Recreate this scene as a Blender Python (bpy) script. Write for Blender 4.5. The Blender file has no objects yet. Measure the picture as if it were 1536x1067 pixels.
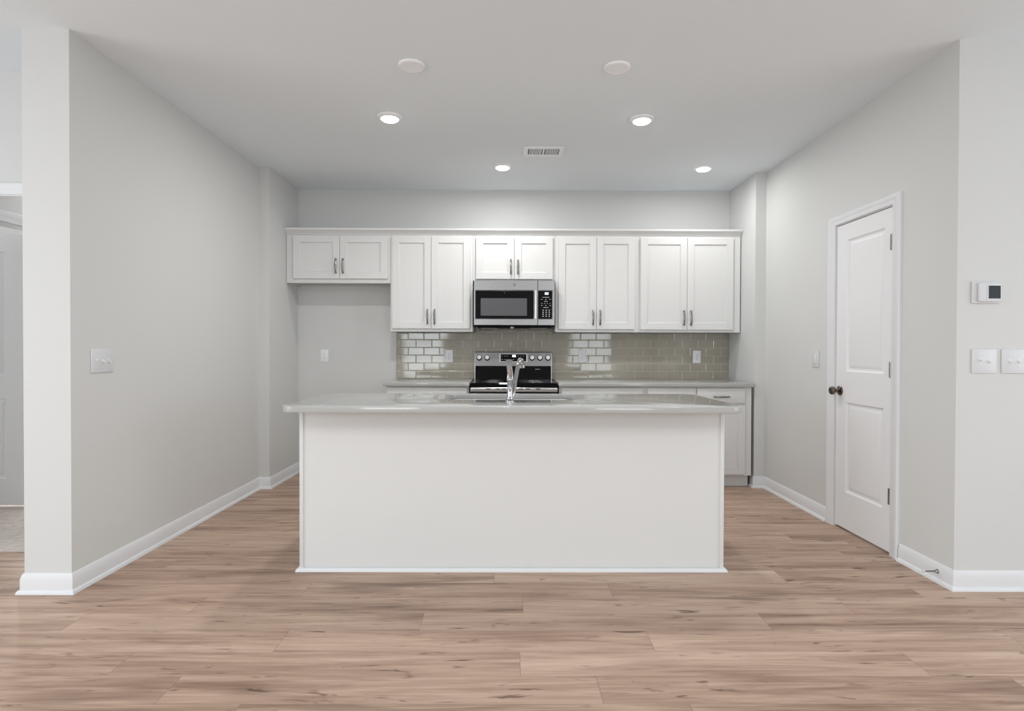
import bpy, bmesh, math, random
from mathutils import Vector, Matrix
random.seed(7)
C = bpy.context.scene.collection
SC = bpy.context.scene
PI = math.pi
R = math.radians

# ---------------------------------------------------------------- camera
CAM_H = 1.203
F_PX, YAW, PITCH, ROLL = 870.0, 0.0057, 0.0109, 0.003
cam = bpy.data.cameras.new('camera')
cam.sensor_fit = 'HORIZONTAL'
cam.sensor_width = 36.0
cam.lens = F_PX / 1536.0 * 36.0
cam.clip_start = 0.05
cam_o = bpy.data.objects.new('camera', cam)
C.objects.link(cam_o)
cam_o.matrix_world = (Matrix.Translation((0, 0, CAM_H)) @ Matrix.Rotation(-YAW, 4, 'Z')
                      @ Matrix.Rotation(PI/2 - PITCH, 4, 'X') @ Matrix.Rotation(ROLL, 4, 'Z'))
SC.camera = cam_o

# ---------------------------------------------------------------- world, exposure, rear window daylight, added fill lights
SC.view_settings.view_transform = 'Standard'
SC.view_settings.look = 'None'
SC.view_settings.gamma = 1.0
SC.view_settings.use_curve_mapping = False
SC.view_settings.exposure = 0.39
w = bpy.data.worlds.new('sky')
SC.world = w
w.use_nodes = True
w.node_tree.nodes['Background'].inputs[0].default_value = (0.93, 0.96, 1.0, 1)
w.node_tree.nodes['Background'].inputs[1].default_value = 0.6

def area(name, loc, rot, sx, sy, watts, col=(1, 1, 1), shape='RECTANGLE'):
    l = bpy.data.lights.new(name, 'AREA')
    l.shape = shape
    l.size = sx
    l.size_y = sy
    l.energy = watts
    l.color = col
    o = bpy.data.objects.new(name, l)
    C.objects.link(o)
    o.location = loc
    o.rotation_euler = rot
    return o

REAR = -2.6           # rear wall of the living area behind the camera
SIDE = 5.0            # its side walls
area('daylight_rear_a', (-2.06, REAR - 0.03, 1.42), (R(90), 0, 0), 1.06, 1.62, 35, (0.885, 0.955, 1.0))
area('daylight_rear_b', (1.98, REAR - 0.03, 1.42), (R(90), 0, 0), 1.04, 1.62, 25, (0.885, 0.955, 1.0))
area('fill_left', (-SIDE - 0.03, 0.7, 1.35), (R(90), 0, R(-90)), 3.0, 2.1, 50, (0.89, 0.957, 1.0))  # added fill light from the left, in an invented side window
area('fill_right', (SIDE + 0.03, 0.7, 1.35), (R(90), 0, R(90)), 3.0, 2.1, 40, (0.89, 0.957, 1.0))  # matching fill added on the right, also in an invented window
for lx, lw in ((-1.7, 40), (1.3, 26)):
    area('fill_living_room', (lx, -0.5, 2.71), (0, 0, 0), 2.2, 2.2, lw, (.95, 0.985, 1.0), 'DISK')  # oversized unseen fill discs, added to brighten floor, walls and ceiling
area('fill_passage', (-2.85, 4.6, 2.72), (0, 0, 0), 0.3, 0.3, 7, (1, 0.99, 0.97), 'DISK')  # unseen fill added to lift the passage wall and casing
area('fill_bedroom', (-4.6, 5.9, 1.5), (R(90), 0, R(180)), 1.2, 1.4, 40, (1.0, 0.98, 0.96))  # unseen fill added for the open door and carpet, no window here

# ---------------------------------------------------------------- materials
def srgb(r, g, b):
    f = lambda c: (c/255/12.92) if c/255 <= 0.04045 else ((c/255 + 0.055)/1.055)**2.4
    return (f(r), f(g), f(b), 1)

def mat(name, col, rough=0.5, metal=0.0, spec=0.5, noise=0.0, nscale=6.0, bump=0.0, bscale=300.0,
        emit=None, estr=0.0, coat=0.0):
    m = bpy.data.materials.new(name)
    m.use_nodes = True
    nt = m.node_tree
    b = nt.nodes['Principled BSDF']
    b.inputs['Base Color'].default_value = col
    b.inputs['Roughness'].default_value = rough
    b.inputs['Metallic'].default_value = metal
    b.inputs['Specular IOR Level'].default_value = spec
    b.inputs['Coat Weight'].default_value = coat
    if emit:
        b.inputs['Emission Color'].default_value = emit
        b.inputs['Emission Strength'].default_value = estr
    tc = nt.nodes.new('ShaderNodeTexCoord')
    if noise:
        n = nt.nodes.new('ShaderNodeTexNoise')
        n.inputs['Scale'].default_value = nscale
        n.inputs['Detail'].default_value = 5
        nt.links.new(tc.outputs['Object'], n.inputs['Vector'])
        mr = nt.nodes.new('ShaderNodeMapRange')
        mr.inputs[3].default_value = 1 - noise
        mr.inputs[4].default_value = 1 + noise
        nt.links.new(n.outputs[0], mr.inputs[0])
        mx = nt.nodes.new('ShaderNodeVectorMath')
        mx.operation = 'SCALE'
        mx.inputs[0].default_value = col[:3]
        nt.links.new(mr.outputs[0], mx.inputs['Scale'])
        nt.links.new(mx.outputs[0], b.inputs['Base Color'])
    if bump:
        n2 = nt.nodes.new('ShaderNodeTexNoise')
        n2.inputs['Scale'].default_value = bscale
        n2.inputs['Detail'].default_value = 2
        nt.links.new(tc.outputs['Object'], n2.inputs['Vector'])
        bp = nt.nodes.new('ShaderNodeBump')
        bp.inputs['Strength'].default_value = bump
        bp.inputs['Distance'].default_value = 0.001
        nt.links.new(n2.outputs[0], bp.inputs['Height'])
        nt.links.new(bp.outputs[0], b.inputs['Normal'])
    return m

M = {}
M['wall'] = mat('wall_paint', (0.68, 0.685, 0.678, 1), 0.75, spec=0.25, noise=0.012, nscale=2.5, bump=0.08, bscale=220)
M['ceiling'] = mat('ceiling_paint', (0.835, 0.885, 0.92, 1), 0.9, spec=0.1, noise=0.01, nscale=2, bump=0.1, bscale=160)
M['trim'] = mat('white_trim_paint', (0.775, 0.785, 0.805, 1), 0.4, spec=0.4, noise=0.008)
M['door'] = mat('white_door_paint', (0.83, 0.835, 0.85, 1), 0.45, spec=0.4, noise=0.008)
M['cab'] = mat('cabinet_paint', (0.745, 0.748, 0.742, 1), 0.38, spec=0.4, noise=0.008)
M['toe'] = mat('toe_kick', (0.6, 0.6, 0.6, 1), 0.5)
M['quartz'] = mat('grey_quartz', (0.465, 0.467, 0.455, 1), 0.06, spec=0.5, noise=0.02, nscale=60)
M['plate'] = mat('white_plastic', (0.70, 0.71, 0.73, 1), 0.35)
M['outlet'] = mat('white_outlet_plastic', (0.86, 0.87, 0.89, 1), 0.35)
M['fixture'] = mat('white_fixture', (0.93, 0.94, 0.96, 1), 0.4)
M['slot'] = mat('outlet_slot', (0.06, 0.06, 0.06, 1), 0.6)
M['steel_dark'] = mat('dark_brushed_steel', (0.25, 0.25, 0.255, 1), 0.33, metal=1.0, noise=0.05, nscale=40)
M['steel'] = mat('brushed_steel', (0.36, 0.36, 0.365, 1), 0.30, metal=1.0, noise=0.04, nscale=40)
M['steel_bright'] = mat('bright_steel', (0.78, 0.78, 0.78, 1), 0.2, metal=1.0)
M['chrome'] = mat('chrome', (0.46, 0.46, 0.47, 1), 0.07, metal=1.0)
M['nickel'] = mat('satin_nickel', (0.27, 0.26, 0.25, 1), 0.22, metal=1.0)
M['bronze'] = mat('dark_polished_metal', (0.16, 0.13, 0.11, 1), 0.15, metal=1.0)
M['black_glass'] = mat('black_glass', (0.004, 0.004, 0.005, 1), 0.06, spec=0.18)
M['black'] = mat('black_enamel', (0.006, 0.006, 0.007, 1), 0.25, spec=0.25)
M['black_matte'] = mat('matte_black', (0.006, 0.006, 0.006, 1), 0.55, spec=0.1)
M['mesh_win'] = mat('grey_oven_mesh', (0.09, 0.09, 0.10, 1), 0.25)
M['mark'] = mat('white_print', (0.45, 0.45, 0.45, 1), 0.5)
M['badge'] = mat('grey_badge', (0.20, 0.20, 0.21, 1), 0.3, metal=0.7)
M['display'] = mat('lit_display', (0.8, 0.85, 0.9, 1), 0.3, emit=(0.85, 0.92, 1, 1), estr=1.6)
M['lens'] = mat('lamp_lens', (0.9, 0.9, 0.88, 1), 0.4, emit=(1, 0.99, 0.96, 1), estr=9.0)
M['screen'] = mat('dark_screen', srgb(27, 32, 38), 0.35, spec=0.3)
M['grout'] = mat('grout', srgb(205, 201, 190), 0.8)
M['carpet'] = mat('beige_carpet', (0.60, 0.54, 0.50, 1), 1.0, spec=0.05, noise=0.3, nscale=25, bump=1.0, bscale=120)
M['rubber'] = mat('white_rubber', (0.7, 0.7, 0.7, 1), 0.6)
M['sinkm'] = mat('stainless_sink', (0.62, 0.62, 0.62, 1), 0.28, metal=1.0)
M['pane'] = None

def tile_material():
    m = mat('glazed_taupe_tile', srgb(165, 160, 147), 0.06, spec=0.6)
    nt = m.node_tree
    b = nt.nodes['Principled BSDF']
    tc = nt.nodes.new('ShaderNodeTexCoord')
    n = nt.nodes.new('ShaderNodeTexNoise')
    n.inputs['Scale'].default_value = 3.0
    nt.links.new(tc.outputs['Object'], n.inputs['Vector'])
    cr = nt.nodes.new('ShaderNodeValToRGB')
    cr.color_ramp.elements[0].color = srgb(157, 151, 138)
    cr.color_ramp.elements[0].position = 0.3
    cr.color_ramp.elements[1].color = srgb(174, 168, 155)
    cr.color_ramp.elements[1].position = 0.7
    nt.links.new(n.outputs[0], cr.inputs[0])
    nt.links.new(cr.outputs[0], b.inputs['Base Color'])
    return m
M['tile'] = tile_material()

def floor_material():
    m = bpy.data.materials.new('wood_plank_floor')
    m.use_nodes = True
    nt = m.node_tree
    L = nt.links.new
    b = nt.nodes['Principled BSDF']
    def val(x):
        return x
    def math_(op, a, c=None):
        n = nt.nodes.new('ShaderNodeMath')
        n.operation = op
        for i, v in enumerate((a, c)):
            if v is None:
                continue
            if isinstance(v, (int, float)):
                n.inputs[i].default_value = v
            else:
                L(v, n.inputs[i])
        return n.outputs[0]
    tc = nt.nodes.new('ShaderNodeTexCoord')
    sp = nt.nodes.new('ShaderNodeSeparateXYZ')
    L(tc.outputs['Object'], sp.inputs[0])
    x, y = sp.outputs[0], sp.outputs[1]
    W, LEN = PLANK_W, 1.52
    ry = math_('DIVIDE', math_('SUBTRACT', y, PLANK_PH), W)
    row = math_('FLOOR', ry)
    fy = math_('SUBTRACT', ry, row)
    def wn(v):
        n = nt.nodes.new('ShaderNodeTexWhiteNoise')
        n.noise_dimensions = '1D'
        L(v, n.inputs['W'])
        return n.outputs['Value']
    off = math_('MULTIPLY', wn(math_('ADD', row, 3.7)), LEN)
    rx = math_('DIVIDE', math_('ADD', x, off), LEN)
    colm = math_('FLOOR', rx)
    fx = math_('SUBTRACT', rx, colm)
    pid = wn(math_('ADD', math_('MULTIPLY', row, 13.13), math_('MULTIPLY', colm, 7.77)))
    def vec(a, c, d):
        n = nt.nodes.new('ShaderNodeCombineXYZ')
        for i, v in enumerate((a, c, d)):
            if isinstance(v, (int, float)):
                n.inputs[i].default_value = v
            else:
                L(v, n.inputs[i])
        return n.outputs[0]
    def noise(v, scale, detail, rough=0.6, dist=0.0):
        n = nt.nodes.new('ShaderNodeTexNoise')
        n.inputs['Scale'].default_value = scale
        n.inputs['Detail'].default_value = detail
        n.inputs['Roughness'].default_value = rough
        n.inputs['Distortion'].default_value = dist
        L(v, n.inputs['Vector'])
        return n.outputs[0]
    zid = math_('MULTIPLY', pid, 40.0)
    broad = noise(vec(math_('MULTIPLY', x, 0.9), math_('MULTIPLY', y, 11.0), zid), 1.0, 4, 0.6, 0.7)
    fine = noise(vec(math_('MULTIPLY', x, 3.0), math_('MULTIPLY', y, 70.0), zid), 1.0, 5, 0.65, 0.4)
    knot = noise(vec(math_('MULTIPLY', x, 3.6), math_('MULTIPLY', y, 21.0), math_('ADD', zid, 9.0)), 1.0, 3, 0.5, 1.6)
    smear = noise(vec(math_('MULTIPLY', x, 1.3), math_('MULTIPLY', y, 8.0), math_('ADD', zid, 21.0)), 1.0, 2, 0.5, 0.8)
    cr = nt.nodes.new('ShaderNodeValToRGB')
    e = cr.color_ramp.elements
    e[0].position = 0.33; e[0].color = srgb(*FLOOR_DARK)
    e[1].position = 0.66; e[1].color = srgb(*FLOOR_LIGHT)
    k = cr.color_ramp.elements.new(0.49); k.color = srgb(*FLOOR_MID)
    mixv = math_('ADD', math_('MULTIPLY', broad, 0.62), math_('MULTIPLY', fine, 0.38))
    mixv = math_('ADD', mixv, math_('MULTIPLY', math_('SUBTRACT', pid, 0.5), 0.07))
    L(mixv, cr.inputs[0])
    def ramp01(v, lo, hi, top):
        n = nt.nodes.new('ShaderNodeMapRange')
        n.inputs[1].default_value = lo
        n.inputs[2].default_value = hi
        n.inputs[3].default_value = 0.0
        n.inputs[4].default_value = top
        L(v, n.inputs[0])
        return n.outputs[0]
    dark = math_('MAXIMUM', ramp01(knot, 0.625, 0.74, 0.9), ramp01(smear, 0.58, 0.76, 0.5))
    mk = nt.nodes.new('ShaderNodeMixRGB')
    L(dark, mk.inputs[0])
    L(cr.outputs[0], mk.inputs[1])
    mk.inputs[2].default_value = srgb(84, 62, 48)
    # seams
    def edge(f, wd):
        a = math_('MINIMUM', f, math_('SUBTRACT', 1.0, f))
        return math_('LESS_THAN', a, wd)
    seam = math_('MAXIMUM', math_('MULTIPLY', edge(fy, 0.006), 0.22), math_('MULTIPLY', edge(fx, 0.0010), 0.35))
    ms = nt.nodes.new('ShaderNodeMixRGB')
    L(seam, ms.inputs[0])
    L(mk.outputs[0], ms.inputs[1])
    ms.inputs[2].default_value = srgb(90, 70, 58)
    L(ms.outputs[0], b.inputs['Base Color'])
    rr = nt.nodes.new('ShaderNodeMapRange')
    rr.inputs[3].default_value = 0.36
    rr.inputs[4].default_value = 0.52
    L(fine, rr.inputs[0])
    L(rr.outputs[0], b.inputs['Roughness'])
    b.inputs['Specular IOR Level'].default_value = 0.35
    bp = nt.nodes.new('ShaderNodeBump')
    bp.inputs['Strength'].default_value = 0.12
    bp.inputs['Distance'].default_value = 0.002
    L(math_('SUBTRACT', fine, math_('MULTIPLY', seam, 1.5)), bp.inputs['Height'])
    L(bp.outputs[0], b.inputs['Normal'])
    return m
PLANK_W, PLANK_PH = 0.1695, 2.291
FLOOR_DARK, FLOOR_MID, FLOOR_LIGHT = (130, 103, 86), (176, 148, 129), (205, 178, 159)
M['floor'] = floor_material()

def pane_material():
    m = bpy.data.materials.new('window_glass')
    m.use_nodes = True
    nt = m.node_tree
    nt.nodes.clear()
    out = nt.nodes.new('ShaderNodeOutputMaterial')
    mix = nt.nodes.new('ShaderNodeMixShader')
    mix.inputs[0].default_value = 0.06
    t = nt.nodes.new('ShaderNodeBsdfTransparent')
    g = nt.nodes.new('ShaderNodeBsdfGlossy')
    g.inputs['Roughness'].default_value = 0.02
    nt.links.new(t.outputs[0], mix.inputs[1])
    nt.links.new(g.outputs[0], mix.inputs[2])
    nt.links.new(mix.outputs[0], out.inputs[0])
    return m
M['pane'] = pane_material()

# ---------------------------------------------------------------- mesh helpers (world coordinates)
def BM():
    return bmesh.new()

def box(bm, x0, x1, y0, y1, z0, z1, bev=0.0, seg=1):
    t = bmesh.new()
    bmesh.ops.create_cube(t, size=1.0)
    sx, sy, sz = abs(x1-x0), abs(y1-y0), abs(z1-z0)
    cx, cy, cz = (x0+x1)/2, (y0+y1)/2, (z0+z1)/2
    for v in t.verts:
        v.co = Vector((v.co.x*sx + cx, v.co.y*sy + cy, v.co.z*sz + cz))
    if bev:
        bmesh.ops.bevel(t, geom=t.edges[:], offset=min(bev, sx*.45, sy*.45, sz*.45), segments=seg, profile=0.5, affect='EDGES')
    merge(bm, t)
    return bm

def merge(bm, t, mtx=None):
    if mtx is not None:
        bmesh.ops.transform(t, matrix=mtx, verts=t.verts[:])
    me = bpy.data.meshes.new('tmp')
    t.to_mesh(me)
    t.free()
    bm.from_mesh(me)
    bpy.data.meshes.remove(me)

def prism(bm, pts, z0, z1, bev=0.0, seg=2):
    """polygon in plan, extruded upward"""
    t = bmesh.new()
    vs = [t.verts.new((p[0], p[1], z0)) for p in pts]
    f = t.faces.new(vs)
    r = bmesh.ops.extrude_face_region(t, geom=[f])
    for v in r['geom']:
        if isinstance(v, bmesh.types.BMVert):
            v.co.z = z1
    bmesh.ops.recalc_face_normals(t, faces=t.faces[:])
    if bev:
        es = [e for e in t.edges if len(e.link_faces) == 2 and e.calc_face_angle() > R(60)]
        bmesh.ops.bevel(t, geom=es, offset=bev, segments=seg, profile=0.5, affect='EDGES')
    merge(bm, t)
    return bm

def extrude_x(bm, prof, x0, x1):
    """profile of (y, z) points extruded along x"""
    t = bmesh.new()
    a = [t.verts.new((x0, p[0], p[1])) for p in prof]
    c = [t.verts.new((x1, p[0], p[1])) for p in prof]
    n = len(prof)
    t.faces.new(a)
    t.faces.new(c[::-1])
    for i in range(n):
        t.faces.new((a[i], a[(i+1) % n], c[(i+1) % n], c[i]))
    bmesh.ops.recalc_face_normals(t, faces=t.faces[:])
    merge(bm, t)
    return bm

def sweep(bm, prof, path):
    """profile (out, z) swept along a plan polyline with mitred corners; 'out' is to the right of travel"""
    t = bmesh.new()
    n = len(path)
    P = [Vector((p[0], p[1])) for p in path]
    rings = []
    for i in range(n):
        dirs = []
        if i > 0:
            dirs.append((P[i]-P[i-1]).normalized())
        if i < n-1:
            dirs.append((P[i+1]-P[i]).normalized())
        ns = [Vector((d.y, -d.x)) for d in dirs]
        if len(ns) == 1:
            off = ns[0]
        else:
            s = ns[0] + ns[1]
            off = s / max(0.2, (1 + ns[0].dot(ns[1])))
        rings.append([t.verts.new((P[i].x + off.x*o, P[i].y + off.y*o, z)) for o, z in prof])
    k = len(prof)
    for i in range(n-1):
        for j in range(k):
            t.faces.new((rings[i][j], rings[i][(j+1) % k], rings[i+1][(j+1) % k], rings[i+1][j]))
    t.faces.new(rings[0][::-1])
    t.faces.new(rings[-1])
    bmesh.ops.recalc_face_normals(t, faces=t.faces[:])
    merge(bm, t)
    return bm

def lathe(bm, prof, base, axis='Z', seg=32):
    """profile of (radius, height) about an axis through base"""
    t = bmesh.new()
    rings = []
    for r, h in prof:
        if r < 1e-6:
            rings.append([t.verts.new((0, 0, h))])
        else:
            rings.append([t.verts.new((r*math.cos(2*PI*i/seg), r*math.sin(2*PI*i/seg), h)) for i in range(seg)])
    for a, c in zip(rings[:-1], rings[1:]):
        for i in range(seg):
            j = (i+1) % seg
            if len(a) == 1 and len(c) == 1:
                continue
            if len(a) == 1:
                t.faces.new((a[0], c[i], c[j]))
            elif len(c) == 1:
                t.faces.new((a[i], a[j], c[0]))
            else:
                t.faces.new((a[i], a[j], c[j], c[i]))
    for ring in (rings[0], rings[-1]):
        if len(ring) > 1:
            t.faces.new(ring)
    bmesh.ops.recalc_face_normals(t, faces=t.faces[:])
    rot = {'Z': Matrix.Identity(4), '-Z': Matrix.Rotation(PI, 4, 'X'), 'X': Matrix.Rotation(PI/2, 4, 'Y'),
           '-X': Matrix.Rotation(-PI/2, 4, 'Y'), 'Y': Matrix.Rotation(-PI/2, 4, 'X'), '-Y': Matrix.Rotation(PI/2, 4, 'X')}[axis]
    merge(bm, t, Matrix.Translation(base) @ rot)
    return bm

def tube(bm, pts, rad, seg=14, flat=1.0, side=Vector((1, 0, 0))):
    """round (or flattened) tube through points with a radius per point"""
    t = bmesh.new()
    P = [Vector(p) for p in pts]
    if not isinstance(rad, (list, tuple)):
        rad = [rad]*len(P)
    rings = []
    for i, p in enumerate(P):
        d = (P[min(i+1, len(P)-1)] - P[max(i-1, 0)]).normalized()
        u = side - d*side.dot(d)
        if u.length < 1e-3:
            u = Vector((0, 1, 0)) - d*d.y
        u.normalize()
        v = d.cross(u)
        rings.append([t.verts.new(p + u*(rad[i]*math.cos(2*PI*k/seg)) + v*(rad[i]*flat*math.sin(2*PI*k/seg))) for k in range(seg)])
    for a, c in zip(rings[:-1], rings[1:]):
        for i in range(seg):
            j = (i+1) % seg
            t.faces.new((a[i], a[j], c[j], c[i]))
    t.faces.new(rings[0][::-1])
    t.faces.new(rings[-1])
    bmesh.ops.recalc_face_normals(t, faces=t.faces[:])
    merge(bm, t)
    return bm

def smooth_path(pts, n=8):
    P = [Vector(p) for p in pts]
    P = [P[0]*2 - P[1]] + P + [P[-1]*2 - P[-2]]
    out = []
    for i in range(1, len(P)-2):
        for k in range(n):
            t = k/n
            a, b, c, d = P[i-1], P[i], P[i+1], P[i+2]
            out.append(0.5*((2*b) + (c-a)*t + (2*a-5*b+4*c-d)*t*t + (3*b-a-3*c+d)*t**3))
    out.append(P[-2])
    return out

WL = {}
def obj(name, bm, material, parent=None, origin=None):
    me = bpy.data.meshes.new(name)
    if parent is not None:
        org = Vector(WL[parent.name])
    else:
        org = Vector(origin) if origin else Vector((0, 0, 0))
    bmesh.ops.translate(bm, verts=bm.verts[:], vec=-org)
    bm.to_mesh(me)
    bm.free()
    for p in me.polygons:
        p.use_smooth = True
    me.set_sharp_from_angle(angle=R(32))
    o = bpy.data.objects.new(name, me)
    C.objects.link(o)
    me.materials.append(M[material])
    if parent is not None:
        o.parent = parent
    else:
        o.location = org
    WL[o.name] = org
    return o

def tag(o, label, cat, group=None):
    o['label'] = label
    o['category'] = cat
    if group:
        o['group'] = group
    return o

def thing(name, label, cat, loc, group=None):
    o = bpy.data.objects.new(name, None)
    o.empty_display_size = 0.05
    C.objects.link(o)
    o.location = loc
    WL[o.name] = Vector(loc)
    return tag(o, label, cat, group)

def struct(name, bm, material, parent=None, label=None):
    o = obj(name, bm, material, parent)
    if parent is None:
        o['kind'] = 'structure'
    if label:
        o['label'] = label
    return o

# ---------------------------------------------------------------- room shell
CZ = 2.75
XL, XLS = -2.14, -2.05          # left wall, its stub by the cabinets
XR, XRS = 2.24, 2.147           # right wall, its stub
YB = 5.66
YL, YR = 2.845, 2.89            # ends of the left and right walls

struct('floor', box(BM(), -SIDE, SIDE, REAR, YB, -0.1, 0.0), 'floor', label='brown wood-look plank floor')
struct('ceiling', box(BM(), -SIDE-1, SIDE, REAR, YB+1.0, CZ, CZ+0.1), 'ceiling', label='flat white ceiling')
struct('wall_back', box(BM(), -2.37, 2.9, YB, YB+0.12, 0, CZ), 'wall', label='pale grey back wall of the kitchen')
struct('wall_left', prism(BM(), [(-2.37, YL), (XL, YL), (XL, 4.98), (XLS, 4.98), (XLS, YB), (-2.37, YB)], 0, CZ, bev=0.0), 'wall',
       label='pale grey left wall ending in a square pillar')

DY0, DY1, DZ = 3.365, 3.972, 2.060      # pantry door opening
bm = BM()
box(bm, XR, XR+0.12, YR, DY0, 0, CZ)
box(bm, XR, XR+0.12, DY0, DY1, DZ, CZ)
box(bm, XR, XR+0.12, DY1, 5.05, 0, CZ)
box(bm, XRS, XR+0.12, 5.05, YB, 0, CZ)
struct('wall_right', bm, 'wall', label='pale grey right wall around the pantry door')
struct('wall_right_return', box(BM(), XR+0.12, SIDE, YR, YR+0.12, 0, CZ), 'wall', label='pale grey wall with thermostat and switches')

# doorway wall at far left and the passage behind it
bm = BM()
box(bm, -SIDE, -3.30, 3.28, 3.36, 0, CZ)
box(bm, -3.30, -2.43, 3.28, 3.36, 2.067, CZ)
box(bm, -2.43, -2.37, 3.28, 3.36, 0, CZ)
struct('wall_far_left', bm, 'wall', label='pale grey wall with cased doorway left of the pillar')
bm = BM()
box(bm, -3.48, -3.36, 3.36, 3.53, 0, CZ)
box(bm, -3.48, -3.36, 3.53, 4.36, 2.05, CZ)
box(bm, -3.48, -3.36, 4.36, 6.2, 0, CZ)
struct('wall_passage', bm, 'wall', label='grey wall inside the far left passage')
bm = BM()
box(bm, -6.0, -3.48, 6.2, 6.3, 0, CZ)
box(bm, -6.0, -5.9, 3.40, 6.2, 0, CZ)
box(bm, -3.48, -2.37, 6.2, 6.3, 0, CZ)
struct('wall_bedroom', bm, 'wall', label='grey walls of the room behind the open door')
o = obj('carpet', box(BM(), -5.9, -2.371, 3.42, 6.2, -0.05, 0.012), 'carpet')
o['kind'] = 'structure'
o['label'] = 'beige carpet beyond the far left doorway'

# walls of the living area behind the camera, with rear windows and added side windows
WIN = [(-2.59, -1.53), (1.46, 2.50)]
WZ0, WZ1 = 0.61, 2.23
bm = BM()
xs = [-SIDE, WIN[0][0], WIN[0][1], WIN[1][0], WIN[1][1], SIDE]
for i in (0, 2, 4):
    box(bm, xs[i], xs[i+1], REAR-0.12, REAR, 0, CZ)
for i in (1, 3):
    box(bm, xs[i], xs[i+1], REAR-0.12, REAR, 0, WZ0)
    box(bm, xs[i], xs[i+1], REAR-0.12, REAR, WZ1, CZ)
struct('wall_rear', bm, 'wall')
for n, (a, c) in enumerate(WIN):
    bm = BM()
    for (x0, x1, z0, z1) in ((a, a+.04, WZ0, WZ1), (c-.04, c, WZ0, WZ1), (a+.04, c-.04, WZ0, WZ0+.04), (a+.04, c-.04, WZ1-.04, WZ1),
                             (a+.04, c-.04, 1.40, 1.44)):
        box(bm, x0, x1, REAR-0.02, REAR+0.01, z0, z1)
    wf = struct('window_%d' % (n+1), bm, 'trim')
    obj('pane', box(BM(), a+.03, c-.03, REAR-0.014, REAR-0.010, WZ0+.03, WZ1-.03), 'pane', wf)
for s, nm, n in ((-1, 'wall_side_left', 3), (1, 'wall_side_right', 4)):
    xa, xb = (-SIDE-0.12, -SIDE) if s < 0 else (SIDE, SIDE+0.12)
    bm = BM()
    yend = 3.28 if s < 0 else YR
    box(bm, xa, xb, REAR, -0.8, 0, CZ)
    box(bm, xa, xb, 2.2, yend, 0, CZ)
    box(bm, xa, xb, -0.8, 2.2, 0, 0.3)
    box(bm, xa, xb, -0.8, 2.2, 2.4, CZ)
    struct(nm, bm, 'wall')
    bm = BM()
    xi = xb if s < 0 else xa
    for (y0, y1, z0, z1) in ((-.8, -.75, .3, 2.4), (2.15, 2.2, .3, 2.4), (.67, .73, .35, 2.35), (-.75, 2.15, .3, .35), (-.75, 2.15, 2.35, 2.4)):
        box(bm, xi-.015, xi+.015, y0, y1, z0, z1)
    wf = struct('window_%d' % n, bm, 'trim')  # unseen side window frame, added to hold the side fill light

# baseboards with shoe moulding
BB = [(0.0, 0.0), (0.026, 0.0), (0.025, 0.010), (0.019, 0.018), (0.013, 0.020), (0.013, 0.072), (0.010, 0.080), (0.009, 0.088), (0.004, 0.097), (0.0, 0.098)]
o = struct('baseboard_left', sweep(BM(), BB, [(-2.37, 3.27), (-2.37, YL), (XL, YL), (XL, 4.98), (XLS, 4.98), (XLS, YB), (-1.075, YB)]), 'trim',
       label='white baseboard along the left wall and pillar')
struct('baseboard_right', sweep(BM(), BB, [(XRS, 5.115), (XRS, 5.05), (XR, 5.05), (XR, 4.042)]), 'trim',
       label='white baseboard between base cabinets and pantry door')
struct('baseboard_front', sweep(BM(), BB, [(XR, 3.287), (XR, YR), (SIDE, YR)]), 'trim',
       label='white baseboard right of the pantry door, turning the corner')

# ---------------------------------------------------------------- interior doors
def panel_door(name, u0, u1, z0, z1, thick, place, panels, parent=None):
    """door leaf in (u, depth, z); depth 0 = visible face, positive = behind. place maps (u,d,z) to world"""
    t = bmesh.new()
    us = sorted({u0, u1, *[p[0] for p in panels], *[p[1] for p in panels]})
    zs = sorted({z0, z1, *[p[2] for p in panels], *[p[3] for p in panels]})
    def q(a, c, d, e, da=0.0):
        t.faces.new([t.verts.new(p) for p in ((a, da, d), (c, da, d), (c, da, e), (a, da, e))])
    for i in range(len(us)-1):
        for j in range(len(zs)-1):
            mu, mz = (us[i]+us[i+1])/2, (zs[j]+zs[j+1])/2
            if any(p[0] < mu < p[1] and p[2] < mz < p[3] for p in panels):
                continue
            q(us[i], us[i+1], zs[j], zs[j+1])
    for (a, c, d, e) in panels:
        steps = [(0.0, 0.0), (0.010, 0.009), (0.022, 0.011), (0.040, 0.003), (0.046, 0.002)]
        prev = None
        for ins, dep in steps:
            ring = [(a+ins, dep, d+ins), (c-ins, dep, d+ins), (c-ins, dep, e-ins), (a+ins, dep, e-ins)]
            if prev:
                for k in range(4):
                    l = (k+1) % 4
                    t.faces.new([t.verts.new(p) for p in (prev[k], prev[l], ring[l], ring[k])])
            prev = ring
        t.faces.new([t.verts.new(p) for p in prev])
    # back and edges
    q(u0, u1, z0, z1, thick)
    for (p, r_) in (((u0, z0), (u1, z0)), ((u1, z0), (u1, z1)), ((u1, z1), (u0, z1)), ((u0, z1), (u0, z0))):
        t.faces.new([t.verts.new(v) for v in ((p[0], 0, p[1]), (r_[0], 0, r_[1]), (r_[0], thick, r_[1]), (p[0], thick, p[1]))])
    bmesh.ops.remove_doubles(t, verts=t.verts[:], dist=1e-5)
    for v in t.verts:
        v.co = Vector(place(*v.co))
    bmesh.ops.recalc_face_normals(t, faces=t.faces[:])
    bm = BM()
    merge(bm, t)
    return obj(name, bm, 'door', parent)

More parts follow.
